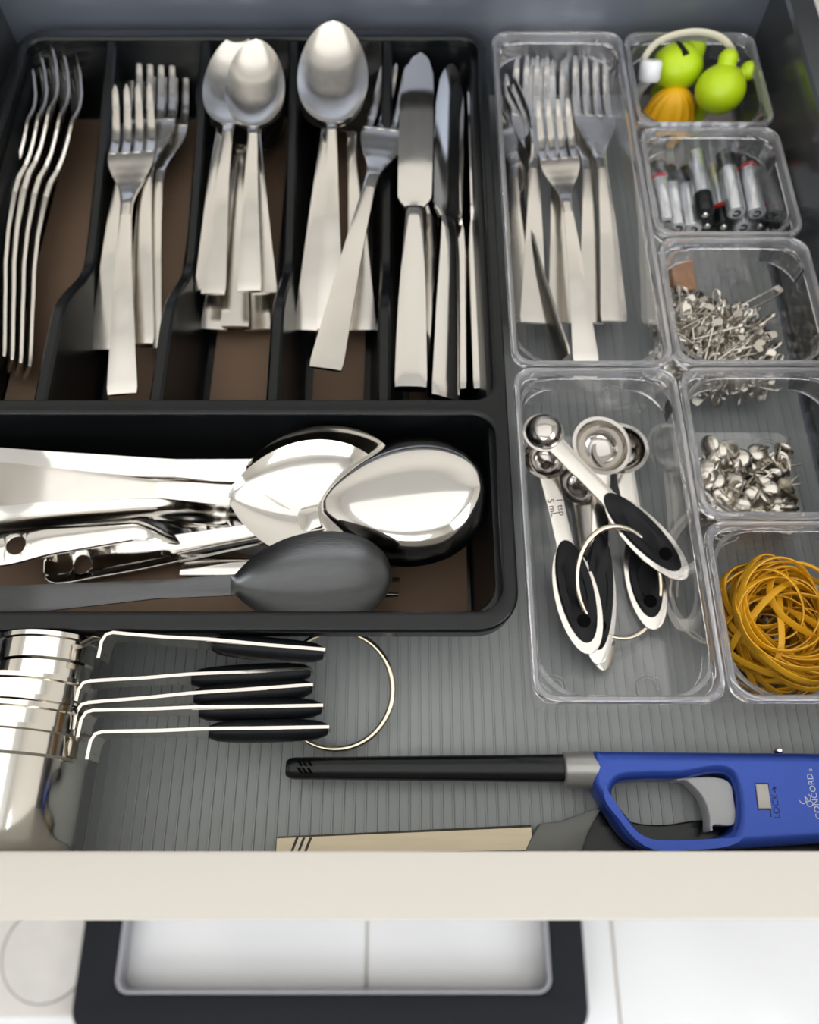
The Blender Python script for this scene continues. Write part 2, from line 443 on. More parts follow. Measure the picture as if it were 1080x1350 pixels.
for k, lb in enumerate(['small clear bin at the back holding lime green figures', 'small clear bin holding silver batteries', 'small clear bin holding a heap of safety pins',
                        'small clear bin holding a heap of thumbtacks', 'small clear bin full of amber rubber bands']):
    clear_bin('clear_bin', BX[2], BX[3], yb[k+1]+0.0003, yb[k]-0.0003, lb)

# ================================================================== FLATWARE
SMOOTH = 0.15
def lerp_st(st, n=40, sm=False):
    """smooth interpolation of stations"""
    ys = [s[0] for s in st]; out = []
    y0, y1 = ys[0], ys[-1]
    for i in range(n+1):
        y = y0 + (y1-y0)*i/n
        j = max(0, min(len(st)-2, next((k for k in range(len(st)-1) if ys[k+1] >= y), len(st)-2)))
        t = (y-ys[j])/(ys[j+1]-ys[j]); t = max(0, min(1, t)); ts = t*t*(3-2*t)*SMOOTH + t*(1-SMOOTH)
        out.append((y,) + tuple(st[j][q]+(st[j+1][q]-st[j][q])*(t*t*(3-2*t) if sm and q in (2, 3) else ts) for q in range(1, 5)))
    return out
def handle_st(L, w0, wn, yn, h0=0.003, hm=0.0085, t0=0.0022):
    """flared flat handle ending at the neck yn"""
    return [(0.0, w0*0.93, h0, 0, t0*0.8), (0.0012, w0, h0, 0, t0), (yn*0.35, w0*0.78, hm*0.70, 0, t0*1.05), (yn*0.55, w0*0.65, hm*0.92, 0, t0*1.1), (yn*0.75, w0*0.53, hm, 0, t0*1.15), (yn, wn, hm*0.92, 0, t0*1.5)]
ME = {}
def fork_meshes():
    L = 0.2; yn = 0.104
    m = MB(); m.strip(lerp_st(handle_st(L, 0.0148, 0.0058, yn), 30), 6); ME['fork_handle'] = m.mesh('handle')
    m = MB()
    palm = [(yn-0.0005, 0.0058, 0.0078, 0, 0.0033), (0.114, 0.0062, 0.0068, 0, 0.0032), (0.122, 0.0085, 0.0046, 0.0001, 0.0028), (0.130, 0.0138, 0.0032, 0.0002, 0.0024), (0.137, 0.0198, 0.0027, 0.0003, 0.0022), (0.143, 0.0236, 0.0025, 0.0004, 0.0021), (0.148, 0.0250, 0.0024, 0.0004, 0.002), (0.1535, 0.0254, 0.0020, 0.0004, 0.002)]
    m.strip(lerp_st(palm, 30), 10)
    for q in range(4):
        x0 = (-1.5+q)*0.0067
        ts = [(0.1525, 0.0048, 0.0020, 0, 0.0021), (0.157, 0.0045, 0.0008, 0, 0.0021), (0.163, 0.0043, -0.0004, 0, 0.0021), (0.172, 0.0041, -0.0005, 0, 0.0021), (0.186, 0.0037, 0.0016, 0, 0.0019), (0.1965, 0.0031, 0.0044, 0, 0.0016), (0.1992, 0.0022, 0.0052, 0, 0.0013), (0.2, 0.0012, 0.0054, 0, 0.001)]
        m.strip(lerp_st(ts, 18), 3, cx=lambda y, x0=x0: x0*(1-0.04*(y-0.1525)/0.05))
    ME['fork_head'] = m.mesh('tined_head')
fork_meshes()
def spoon_meshes(key, L, bl, bw, w0, depth, tipup=0.006):
    yn = L - bl - 0.006
    m = MB(); m.strip(lerp_st(handle_st(L, w0, 0.0056, yn), 30), 6); ME[key+'_handle'] = m.mesh('handle')
    m = MB(); st = [(yn-0.0005, 0.0056, 0.0078, 0, 0.0033), (yn+0.004, 0.0060, 0.0075, 0.0003, 0.003)]
    y0 = L - bl
    for i in range(35):
        t = (1-math.cos(PI*(i/34)**0.9))/2; y = y0 + bl*t
        s_ = max(0.0, 1-(2*t-1)**2); egg = math.sqrt(s_)*(1 - 0.10*(2*t-1))
        wd = max(bw*egg*0.985, 0.0062 if t < 0.3 else 0.0022)
        dd = depth*min(1, (s_**0.7)*1.05)
        e = 0.0075 - 0.001*math.sin(PI*t) + tipup*t*t*0.3
        if i == 0: dd = 0.0005
        st.append((y, wd, e, dd, 0.0016))
    m.strip(st, 16, pw=2.4); ME[key+'_bowl'] = m.mesh('bowl')
spoon_meshes('tablespoon', 0.205, 0.073, 0.0425, 0.0148, 0.0075)
spoon_meshes('dessertspoon', 0.172, 0.064, 0.0360, 0.0132, 0.0065)
def knife_meshes():
    m = MB()
    st = [(0, 0.0150, 0.0, 0, 0.0052), (0.0015, 0.0158, 0, 0, 0.0062), (0.05, 0.0135, 0, 0, 0.0064), (0.095, 0.0098, 0, 0, 0.0066), (0.108, 0.0088, 0, 0, 0.0050), (0.112, 0.0092, 0, 0, 0.0030)]
    m.strip(lerp_st(st, 24), 8); ME['knife_handle'] = m.mesh('handle')
    m = MB()
    st = [(0.1115, 0.0095, 0, 0, 0.0028), (0.1150, 0.0145, 0, 0, 0.0022), (0.119, 0.0180, 0, 0, 0.0018), (0.16, 0.0190, 0, 0, 0.0016), (0.195, 0.0186, 0, 0, 0.0014), (0.213, 0.0160, 0, 0, 0.0013), (0.224, 0.0105, 0, 0, 0.0012), (0.2292, 0.005, 0, 0, 0.0011), (0.230, 0.002, 0, 0, 0.001)]
    m.strip(lerp_st(st, 34), 8, cx=lambda y: 0.0016*max(0, (y-0.19)/0.04)); ME['knife_blade'] = m.mesh('blade')
knife_meshes()
LEN = {'fork': 0.2, 'tablespoon': 0.205, 'dessertspoon': 0.172, 'knife': 0.23}
def frame(p1, p2, roll=0.0, scale=1.0):
    y = (p2-p1).normalized(); x = y.cross(Vector((0, 0, 1))).normalized(); z = x.cross(y)
    m3 = Matrix((x, y, z)).transposed() @ Matrix.Rotation(R(roll), 3, 'Y')
    m4 = m3.to_4x4() @ Matrix.Scale(scale, 4); m4.translation = p1
    return m4
def cutlery(kind, a, za, b, zb, roll, label, group=None, m='steel'):
    """a = pixel of the handle end, b = pixel of the far tip"""
    p1, p2 = P(*a, za), P(*b, zb)
    sc = (p2-p1).length / LEN[kind]
    nm = {'fork': 'dinner_fork', 'tablespoon': 'tablespoon', 'dessertspoon': 'dessert_spoon', 'knife': 'table_knife'}[kind]
    cat = {'fork': 'fork', 'tablespoon': 'spoon', 'dessertspoon': 'spoon', 'knife': 'knife'}[kind]
    t = thing(nm, label, cat, group=group); t.matrix_world = frame(p1, p2, roll, sc)
    link('handle', ME[kind+'_handle'], m, t)
    link({'fork': 'tined_head', 'knife': 'blade'}.get(kind, 'bowl'), ME[kind + {'fork': '_head', 'knife': '_blade'}.get(kind, '_bowl')], m, t)
    return t

G = 'forks lying on their sides in the far left slot'
for k, (a, za, b, zb, rl, lb) in enumerate([
    ((0, 474), 0.020, (46, 98), 0.032, -56, 'leftmost sideways fork in the far left tray slot, cut off by the picture edge'),
    ((11, 480), 0.020, (61, 92), 0.033, -57, 'second sideways fork from the left in the far left tray slot'),
    ((22, 485), 0.021, (76, 82), 0.035, -58, 'middle sideways fork of five in the far left tray slot'),
    ((33, 489), 0.020, (91, 90), 0.033, -58, 'fourth sideways fork from the left in the far left tray slot'),
    ((44, 494), 0.018, (107, 96), 0.030, -56, 'rightmost sideways fork in far left slot, its handle end lowest')]):
    cutlery('fork', a, za, b, zb, rl, lb, G)
G = 'forks in the second tray slot'
cutlery('fork', (140, 466), 0.012, (184, 88), 0.024, 0, 'fork in second tray slot with handle fanned out to the left', G)
cutlery('fork', (196, 464), 0.013, (226, 92), 0.025, 2, 'fork in second tray slot with handle fanned out to the right', G)
cutlery('fork', (186, 458), 0.018, (208, 84), 0.031, 2, 'fork in second tray slot sandwiched under the topmost fork', G)
cutlery('fork', (164, 524), 0.024, (178, 122), 0.037, 0, 'topmost fork in second tray slot, pulled forward over the others', G)

G = 'dessert spoons in the third tray slot'
cutlery('dessertspoon', (284, 440), 0.008, (334, 96), 0.016, 4, 'dessert spoon at the bottom of the third slot pile, handle end lower left', G)
cutlery('dessertspoon', (340, 440), 0.008, (334, 104), 0.014, 2, 'dessert spoon at the bottom of the third slot pile, handle end lower right', G)
cutlery('dessertspoon', (311, 436), 0.014, (326, 92), 0.021, 4, 'dessert spoon in third slot with shaded handle end sticking out in the middle', G)
cutlery('dessertspoon', (275, 387), 0.021, (309, 76), 0.031, -4, 'dessert spoon in third slot leaning left, handle along the divider', G)
cutlery('dessertspoon', (283, 392), 0.025, (319, 66), 0.040, -2, 'dessert spoon in third slot with broad handle left of the middle', G)
cutlery('dessertspoon', (349, 392), 0.020, (333, 80), 0.025, 4, 'dessert spoon in third slot with handle on the far right', G)
cutlery('dessertspoon', (330, 388), 0.032, (341, 70), 0.050, 0, 'topmost dessert spoon in third slot with bright bowl and yellowish handle', G)

G = 'tablespoons in the fourth tray slot'
cutlery('tablespoon', (478, 440), 0.010, (456, 66), 0.028, 4, 'tablespoon in fourth slot with handle on the right', G)
cutlery('tablespoon', (406, 440), 0.014, (446, 58), 0.036, 0, 'tablespoon in fourth slot with handle fanned out to the left', G)
cutlery('tablespoon', (436, 438), 0.020, (441, 46), 0.047, 0, 'topmost tablespoon in fourth slot with large bright bowl', G)

cutlery('fork', (430, 492), 0.040, (530, 98), 0.034, 0, 'fork lying slantwise across the divider between fourth and fifth slots')
G = 'table knives in the fifth tray slot'
cutlery('knife', (541, 513), 0.042, (551, 70), 0.045, 0, 'table knife lying flat on top with mirror blade in fifth slot', G, 'polish')
cutlery('knife', (574, 512), 0.016, (567, 90), 0.026, 62, 'table knife tucked half under the flat knife in fifth slot', G, 'polish')
cutlery('knife', (585, 527), 0.034, (594, 84), 0.040, 30, 'leaning table knife with broad grey blade side in fifth slot', G, 'polish')
cutlery('knife', (612, 522), 0.024, (606, 112), 0.028, 80, 'table knife standing on edge, second from the right wall in fifth slot', G, 'polish')
cutlery('knife', (631, 522), 0.026, (618, 104), 0.030, 82, 'table knife standing on edge against right wall of fifth slot', G, 'polish')

G = 'forks in the long clear bin'
cutlery('fork', (690, 426), 0.012, (676, 104), 0.020, -22, 'tilted fork against left wall of long clear bin', G)
cutlery('fork', (702, 430), 0.018, (700, 84), 0.028, 2, 'fork in long clear bin with broad handle on the left', G)
cutlery('fork', (738, 430), 0.014, (720, 88), 0.024, 4, 'fork in long clear bin with handle just left of the middle', G)
cutlery('fork', (778, 430), 0.012, (764, 86), 0.022, 2, 'fork in long clear bin with handle right of the middle', G)
cutlery('fork', (808, 428), 0.017, (776, 84), 0.028, 2, 'fork in long clear bin with broad handle furthest to the right', G)
cutlery('fork', (748, 478), 0.022, (676, 122), 0.024, -68, 'fork on its edge slanting from left wall to front in long clear bin', G)
cutlery('fork', (772, 482), 0.024, (728, 140), 0.036, -4, 'topmost fork in long clear bin, slid forward with shoulders facing up', G)

# ================================================================== SERVING UTENSILS IN THE FRONT COMPARTMENT
def serving(name, label, cat, a, za, b, zb, roll, bowl_l, bowl_w, depth, hw0, hwn, m, hole=False, groove=0.0, neck=0.03, drop=0.012, flat=0.75, pw=2.0, group=None, handle_m=None, slots=0):
    p1, p2 = P(*a, za), P(*b, zb); L = (p2-p1).length
    t = thing(name, label, cat, group=group); t.matrix_world = frame(p1, p2, roll)
    yb = L - bowl_l; yn = yb - neck
    q = MB()
    st = [(0, hw0*0.45, 0.0, 0, 0.0018), (0.002, hw0*0.78, 0, groove*0.5, 0.002), (0.006, hw0*0.96, 0.0005, groove, 0.002), (0.012, hw0, 0.001, groove, 0.002), (yn*0.5, (hw0+hwn)/2*1.02, 0.004, groove, 0.0022), (yn, hwn, 0.004, groove*0.8, 0.0026)]
    if hole:
        hx, hr = 0.0165, 0.0042
        out = [];  
        stt = lerp_st(st, 36, True)
        left = [(-s_[1]/2, s_[0]) for s_ in stt]; right = [(s_[1]/2, s_[0]) for s_ in stt]
        loop = left + right[::-1]
        me = curve_plate('handle', [loop, [(hr*math.cos(2*PI*i/24), hx+hr*math.sin(2*PI*i/24)) for i in range(24)]], -0.001, 0.001, 0.0005, 2)
        bm = bmesh.new(); bm.from_mesh(me)
        bmesh.ops.subdivide_edges(bm, edges=[e for e in bm.edges if e.calc_length() > 0.008], cuts=3, use_grid_fill=False)
        bmesh.ops.triangulate(bm, faces=bm.faces)
        for v in bm.verts:
            j = min(range(len(stt)), key=lambda k: abs(stt[k][0]-v.co.y)); s_ = stt[j]
            u = max(-1, min(1, v.co.x/(s_[1]/2))) if s_[1] > 0 else 0
            v.co.z += s_[2] - s_[3]*(1-u*u)
        bm.to_mesh(me); bm.free()
        me.shade_smooth(); me.set_sharp_from_angle(angle=R(50))
        link('handle', me, handle_m or m, t)
    else:
        q.strip(lerp_st(st, 40, True), 8); q.build('handle', handle_m or m, t)
    q = MB()
    st = [(yn-0.0005, hwn, 0.004, groove*0.8, 0.0026), (yb, hwn*1.15, 0.004-drop, 0.0008, 0.0024)]
    st = lerp_st(st, 14, True)
    for i in range(1, 33):
        tt = (1-math.cos(PI*(i/32)**0.92))/2; s_ = max(0.0, 1-(2*tt-1)**2); egg = s_**(0.5 if tt > 0.5 else 0.68)*(1+0.12*(2*tt-1))
        wd = max(bowl_w*egg, hwn*1.15 if tt < 0.2 else 0.0015)
        dd = depth*min(1, s_**flat)
        st.append((yb+bowl_l*tt, wd, 0.004-drop, dd, 0.0018))
    q.strip(st, 24, pw=pw); q.build('bowl', m, t)
    return t
GU = 'serving utensils in the front compartment'
serving('serving_spoon', 'rearmost serving spoon whose thin dark bowl rim shows behind the others', 'spoon', (-60, 614), 0.030, (524, 624), 0.037, 27, 0.068, 0.041, 0.008, 0.018, 0.009, 'polish', group=GU, drop=0.004)
serving('serving_spoon', 'serving spoon with bright hollow bowl and pale broad handle, second from the back', 'spoon', (-60, 637), 0.028, (514, 660), 0.042, 13, 0.072, 0.053, 0.010, 0.022, 0.008, 'polish', group=GU, handle_m='steel', drop=0.006)
serving('slotted_turner', 'serving utensil with narrow grooved handle curving down beneath the bright spoon bowl', 'utensil', (-60, 686), 0.020, (450, 664), 0.016, 10, 0.055, 0.036, 0.004, 0.013, 0.010, 'polish', group=GU, groove=0.002, drop=0.014)
serving('serving_spoon', 'serving utensil with hanging hole at left edge and rounded pale handle', 'utensil', (-26, 730), 0.024, (440, 668), 0.014, 0, 0.060, 0.034, 0.004, 0.0165, 0.0115, 'polish', group=GU, groove=-0.002, drop=0.014, hole=True)
serving('serving_ladle', 'large upside down serving spoon with bulging mirror bowl and holed handle', 'spoon', (58, 750), 0.012, (642, 644), 0.036, 180, 0.075, 0.062, 0.017, 0.0175, 0.0105, 'polish', group=GU, hole=True, groove=-0.003, drop=0.006, flat=0.30, pw=3.4)
serving('serving_spoon', 'brushed serving spoon darkened for reflections, with oval hollow bowl nearest the tray front', 'spoon', (-70, 800), 0.036, (517, 757), 0.046, 10, 0.066, 0.039, 0.010, 0.014, 0.0075, 'brushed', group=GU, drop=0.002, flat=0.6)
# serving fork whose tine tips peek out right of the darkened spoon
t = thing('serving_fork', 'serving fork mostly hidden under darkened spoon, three tine tips showing', 'fork', group=GU)
p1, p2 = P(240, 745, 0.0085), P(528, 757, 0.014); L = (p2-p1).length; t.matrix_world = frame(p1, p2, 0)
q = MB(); q.strip(lerp_st([(0, 0.010, 0, 0, 0.002), (L*0.3, 0.008, 0.001, 0, 0.002), (L*0.45, 0.010, 0, 0, 0.002)], 12), 6); q.build('handle', 'polish', t)
q = MB(); q.strip(lerp_st([(L*0.44, 0.010, 0, 0, 0.002), (L*0.55, 0.024, -0.002, 0.001, 0.002), (L*0.66, 0.026, -0.002, 0.001, 0.002)], 12), 8)
for x in (-0.0105, -0.0035, 0.0035, 0.0105):
    q.strip(lerp_st([(L*0.65, 0.004, -0.002, 0, 0.002), (L*0.85, 0.0034, -0.001, 0, 0.0018), (L, 0.0018, 0.002, 0, 0.0012)], 8), 3, cx=lambda y, x=x: x)
q.build('tined_head', 'polish', t)

# ================================================================== MEASURING CUPS ON A RING
cups = [  # rim y pixel, radius, depth, centre x, centre z, strip left px, strip right px
    (972, 0.0345, 0.0440, -0.1600, 0.0350, (136, 968), (436, 962), (275, 965), 'largest polished steel measuring cup, outermost of the nested stack'),
    (950, 0.0310, 0.0400, -0.1568, 0.0352, (124, 940), (428, 934), (262, 938), 'second largest nested measuring cup, fourth handle from the back'),
    (934, 0.0278, 0.0370, -0.1540, 0.0354, (118, 930), (415, 907), (255, 919), 'third nested measuring cup, middle handle of the five'),
    (912, 0.0248, 0.0340, -0.1515, 0.0356, (120, 902), (413, 886), (252, 895), 'fourth nested measuring cup, second handle from the back'),
    (846, 0.0178, 0.0340, -0.1452, 0.0378, (150, 839), (431, 862), (280, 850), 'smallest measuring cup sticking out behind the stack, rearmost handle')]
for k, (py, r, dep, cx, cz, sl, sr, g0, lb) in enumerate(cups):
    t = thing('measuring_cup', lb, 'measuring cup', (0, 0, 0), 'measuring cups with black grips')
    zl = 0.040 if k < 4 else 0.048; zr = 0.018 if k < 4 else 0.034
    a, b = P(*sl, zl), P(*sr, zr); g = P(*g0, zl + (zr-zl)*((g0[0]-sl[0])/(sr[0]-sl[0])))
    yr = a.y
    q = MB(); M4 = Matrix.Translation((cx, yr, cz)) @ Matrix.Rotation(PI/2, 4, 'X')      # local z -> -Y
    th = 0.0009
    prof = [(r*0.55, dep-th), (r*0.82, dep-th*1.1), (r*0.93, dep-0.004), (r-th, 0.010), (r-th, 0.0), (r+0.0011, -0.0004), (r+0.0011, 0.0014), (r+0.0002, 0.002), (r+0.0002, 0.0095), (r-0.0006, 0.0105), (r*0.975, dep-0.006), (r*0.955, dep-0.0028), (r*0.90, dep-0.0006), (r*0.82, dep), (r*0.55, dep)]
    q.lathe(prof, 48, M4); q.build('cup', 'chrome', t)
    # flat steel handle on edge with a flange bent along the wall
    q = MB(); d = (b-a); n2 = Vector((-d.y, d.x, 0)).normalized()*0.00065
    rings = []
    wall = Vector((cx + r*0.985, yr-0.0085, zl))
    wz = [(Vector((a.x-0.0028, yr-0.0100, zl)), 0.0052), (Vector((a.x-0.0024, yr-0.0035, zl)), 0.0055), (Vector((a.x-0.0010, yr-0.0008, zl)), 0.0056), (Vector((a.x+0.0016, yr, zl)), 0.0056)]
    pth = wz + [(a.lerp(b, u), 0.0056 + 0.0022*math.sin(PI*min(1, u*1.1))**2*(u > 0.4)) for u in (0.08, 0.25, 0.45, 0.6, 0.75, 0.9)] + [(a.lerp(b, 0.97), 0.0045), (b, 0.0022)]
    for i, (p, hz) in enumerate(pth):
        tdir = (pth[min(i+1, len(pth)-1)][0] - pth[max(i-1, 0)][0]); nn = Vector((-tdir.y, tdir.x, 0)).normalized()*0.00065
        rings.append([p+nn+Vector((0, 0, hz)), p-nn+Vector((0, 0, hz)), p-nn-Vector((0, 0, hz)), p+nn-Vector((0, 0, hz))])
    q.loft(rings); q.build('handle', 'steel', t)
    # weld bridge from flange to cup wall
    q = MB(); f0 = Vector((a.x-0.0030, yr-0.0060, zl)); q.tube([f0 + Vector((0.0004, -0.002, 0)), f0 + Vector((-0.0006, 0.0045, 0)), Vector((f0.x-0.004, yr-0.0006, zl)), Vector((cx+r*0.96, yr-0.0035, zl))], 0.0009, 8, rb=0.003); q.build('rim_clip', 'steel', t)
    # black oval grip either side of the strip
    gl = (b-g).length*0.97; m4 = frame(g, b, 0); q = MB(); rings = []
    for i in range(15):
        u = i/14; s_ = max(0.0, 1-(2*u-1)**2)**0.17 if 0 < i < 14 else 0.5
        hy = 0.0044*s_; hz = 0.0062*max(0.45, s_)
        ring = []
        for kk in range(14):
            aa = 2*PI*kk/14; cxx = math.cos(aa); sxx = math.sin(aa)
            ring.append(m4 @ Vector((hy*math.copysign(abs(cxx)**0.75, cxx), gl*u, hz*math.copysign(abs(sxx)**0.75, sxx))))
        rings.append(ring)
    q.loft(rings); q.build('grip', 'black_rubber', t)
    # the visible steel edge running along the top of the grip
    q = MB(); q.loft([[g.lerp(b, u)+n2*s1+Vector((0, 0, s2)) for s1, s2 in ((1, 0.0067), (-1, 0.0067), (-1, 0.004), (1, 0.004))] for u in (-0.02, 0.3, 0.6, 0.9, 1.0)]); q.build('handle_edge', 'steel', t)

def ring_path(c, rx, ry, zf, n=64, a0=0, a1=360):
    return [(c[0]+rx*math.cos(R(a0+(a1-a0)*i/n)), c[1]+ry*math.sin(R(a0+(a1-a0)*i/n)), zf(R(a0+(a1-a0)*i/n))) for i in range(n if a1-a0 >= 360 else n+1)]
rg = thing('binder_ring', 'large pale brass hinged ring through the measuring cup handles', 'ring')
c = P(444, 908, 0.012); rx = (P(518, 908, 0.012)-c).length; ry = (P(444, 834, 0.012)-P(444, 984, 0.012)).length/2
q = MB(); q.tube(ring_path(c, rx, ry, lambda a: 0.0105+0.004*math.sin(a)), 0.00135, 10, True); q.build('hoop', 'brass', rg)
q = MB(); h = Vector((c.x, c.y+ry, 0.0150)); q.tube([h+Vector((-0.005, -0.0007, 0)), h, h+Vector((0.005, -0.0007, 0))], 0.0020, 8); q.build('hinge', 'brass', rg)
q = MB(); q.lathe([(0.0008, 0), (0.0008, 0.0025), (0.0003, 0.0028)], 10, Matrix.Translation(h)); q.build('rivet', 'polish', rg)

# ================================================================== MEASURING SPOONS IN THE CLEAR BIN
def measuring_spoon(label, a, za, b, zb, roll, br, bd, hw, grip, flip=False, letter=None):
    """a = handle end pixel, b = bowl centre pixel"""
    p1, p2 = P(*a, za), P(*b, zb); L = (p2-p1).length
    t = thing('measuring_spoon', label, 'measuring spoon', group='measuring spoons on a ring'); t.matrix_world = frame(p1, p2, roll)
    q = MB(); ye = L-br*0.97; nw = 0.0078
    st = []
    for i in range(41):
        u = (i/40)**1.6; y = ye*u
        ov = hw*math.sqrt(max(0.0, 1-((u-0.30)/0.302)**2)) if u < 0.615 else 0
        nk = nw*(1+0.15*max(0, (u-0.8)/0.2)) if u > 0.35 else 0
        tt = min(1, max(0, (u-0.42)/0.18)); wd = max(ov, nk) if u > 0.5 else ov
        st.append((y, max(wd, 0.0012), 0, 0, 0.0014))
    q.strip(st, 8); q.build('handle', 'steel', t)
    q = MB(); prof_o = []; n = 8
    th = 0.0008
    for i in range(n+1):
        aa = PI/2*i/n; prof_o.append((br*math.sin(aa) if i else 0.0006, -bd*math.cos(aa)))
    prof = prof_o + [(br+0.0010, 0.0002), (br+0.0010, 0.0009), (br-th, 0.0008)] + [((br-th)*math.sin(PI/2*(n-i)/n) if i < n else 0.0006, -(bd-th)*math.cos(PI/2*(n-i)/n)) for i in range(1, n+1)]
    q.lathe(prof, 40, Matrix.Translation((0, L, 0))); q.build('bowl', 'bowl_steel', t)
    q = MB(); y0, y1, gw = grip[0]*L, grip[1]*L, hw*0.80
    for zs in (1, -1):
        rings = []
        for sc_, z in ((1.0, 0.0004), (1.0, 0.0012), (0.93, 0.0019), (0.55, 0.0019), (0.48, 0.0014)):
            rings.append([(gw/2*sc_*math.cos(2*PI*i/32), (y0+y1)/2 + (y1-y0)/2*sc_*math.sin(2*PI*i/32), zs*z) for i in range(32)])
        q.loft(rings)
    q.build('grip', 'black_rubber', t)
    q = MB(); q.lathe([(0.0020, -0.0024), (0.0030, -0.0022), (0.0030, 0.0022), (0.0020, 0.0024)], 18, Matrix.Translation((0, y0+(y1-y0)*0.20, 0))); q.build('eyelet', 'slot', t)
    if letter:
        for s_, off in letter:
            me = text_mesh('lettering', s_, 0.0044); o = link('lettering', me, 'etch', t)
            o.location = (off, L*0.735, 0.00078); o.rotation_euler = (0, 0, -PI/2)
    return t
measuring_spoon('measuring spoon lying along the right side under the top spoon, single grip showing', (863, 830), 0.010, (818, 592), 0.014, -4, 0.0125, 0.0095, 0.0175, (0.06, 0.46))
measuring_spoon('measuring spoon lowest in the left stack, its end nearest the bin front', (796, 884), 0.006, (764, 640), 0.007, 14, 0.0100, 0.007, 0.0160, (0.06, 0.60))
measuring_spoon('measuring spoon with the largest hollow bowl in the middle of the bin', (788, 876), 0.011, (793, 588), 0.024, 10, 0.0136, 0.0125, 0.0160, (0.06, 0.58))
measuring_spoon('measuring spoon with etched lettering, its hollow bowl below the round dome', (778, 862), 0.017, (719, 606), 0.022, 4, 0.0094, 0.0085, 0.0200, (0.05, 0.56), letter=(('1 tsp', 0.0018), ('5 mL', -0.0022)))
measuring_spoon('topmost measuring spoon turned upside down with domed bowl, slanting right', (905, 762), 0.022, (717, 570), 0.034, 180, 0.0086, 0.008, 0.0185, (0.05, 0.56))
rg = thing('spoon_ring', 'thin steel ring through the measuring spoon handles', 'ring')
c = P(817, 768, 0.02); rr = 0.0218
q = MB(); q.tube(ring_path(c, rr*0.92, rr*1.02, lambda a: 0.0200 + 0.0125*math.cos(a-R(122))), 0.0012, 10, True); q.build('hoop', 'brass', rg)
q = MB(); q.tube([Vector((c.x+rr*0.92*math.cos(R(q_)), c.y+rr*1.02*math.sin(R(q_)), 0.0200+0.0125*math.cos(R(q_-122)))) for q_ in (36, 44, 52)], 0.0017, 10); q.build('clasp', 'brass', rg)

# ================================================================== LIGHTERS
lt = thing('utility_lighter', 'blue utility lighter with black barrel and finger opening', 'lighter')
ZL = 0.020
def pl(pts, z): return [tuple(P(*p, z)[:2]) for p in pts]
body_out = catmull([Vector((*p, 0)) for p in pl([(785, 990), (800, 989), (880, 990), (980, 991), (1080, 992), (1180, 996), (1225, 1020), (1230, 1070), (1195, 1098), (1120, 1108), (1040, 1114), (960, 1119), (880, 1122), (845, 1115), (822, 1095), (800, 1062), (785, 1036), (782, 1010)], ZL)], 6, True)
hole = catmull([Vector((*p, 0)) for p in pl([(818, 1030), (850, 1026), (900, 1025), (945, 1018), (966, 1024), (975, 1050), (973, 1088), (955, 1102), (905, 1107), (872, 1108), (848, 1098), (826, 1072), (809, 1048)], ZL)], 6, True)
link('body', curve_plate('body', [body_out, hole], 0.0035, ZL, 0.0038, 5), 'blue', lt)
a, b = P(378, 1013, 0.012), P(742, 1013, 0.012)
def barrel(q, a, b, hy0, hy1, hz0, hz1, n=16):
    rings = []
    for u in (0, 0.012, 0.03, 0.3, 0.6, 1.0):
        s_ = 0.72 if u == 0 else (0.93 if u == 0.012 else 1)
        p = a.lerp(b, u); hy = (hy0+(hy1-hy0)*u)*s_; hz = (hz0+(hz1-hz0)*u)*s_
        rings.append([p + Vector((0, hy*math.copysign(abs(math.cos(2*PI*k/n))**0.7, math.cos(2*PI*k/n)), hz*math.copysign(abs(math.sin(2*PI*k/n))**0.7, math.sin(2*PI*k/n)))) for k in range(n)])
    q.loft(rings)
q = MB(); barrel(q, a, b, 0.0043, 0.0056, 0.0043, 0.0056); bar = q.build('barrel', 'black_gloss', lt)
q = MB()
for sx in (396, 402, 409):
    for sy in (1006, 1016):
        p0, p1 = P(sx-3, sy-4, 0.0162), P(sx+2, sy+4, 0.0162); dv = Vector((0.0006, 0, 0))
        q.loft([[v+Vector((0, 0, z)) for v in (p0-dv, p0+dv, p1+dv, p1-dv)] for z in (-0.002, 0.0003)])
o = q.build('vent_slot', 'slot', bar, smooth=False)
a, b = P(742, 1015, 0.0122), P(787, 1015, 0.0122)
q = MB(); rings = []
for u, s_ in ((0, 0.86), (0.03, 0.96), (0.07, 1), (1, 1.04)):
    p = a.lerp(b, u); rings.append([p+Vector((0, 0.0072*s_*math.cos(2*PI*k/24), 0.0074*s_*math.sin(2*PI*k/24))) for k in range(24)])
q.loft(rings); q.build('collar', 'silver', lt)
trig = catmull([Vector((*p, 0)) for p in pl([(888, 1028), (905, 1030), (925, 1050), (934, 1074), (935, 1094), (939, 1095), (941, 1088), (968, 1086), (966, 1050), (962, 1034), (948, 1026), (915, 1025)], 0.014)], 4, True)
link('trigger', curve_plate('trigger', [trig], 0.006, 0.0152, 0.0006, 2), 'trigger', lt)
q = MB(); q.prism(pl([(996, 1034), (1012, 1034), (1017, 1066), (1000, 1066)], ZL), ZL-0.002, ZL+0.0006, 0.0004); lk = q.build('lock_switch', 'ivory', lt)
q = MB(); q.prism(pl([(994.5, 1032), (1013.5, 1032), (1017.5, 1077), (1015.5, 1077), (1015, 1068), (999, 1068)], ZL), ZL-0.001, ZL+0.00012); q.build('switch_slot', 'blue_dark', lt)
def letter_on(parent, s_, size, pa, pb, z, m):
    A, Bp = P(*pa, z), P(*pb, z); me = text_mesh('lettering', s_, size, 0.00006); o = link('lettering', me, m, parent)
    mid = (A+Bp)/2; o.location = (mid.x, mid.y, z+0.0001); o.rotation_euler = (0, 0, math.atan2(Bp.y-A.y, Bp.x-A.x)); return o
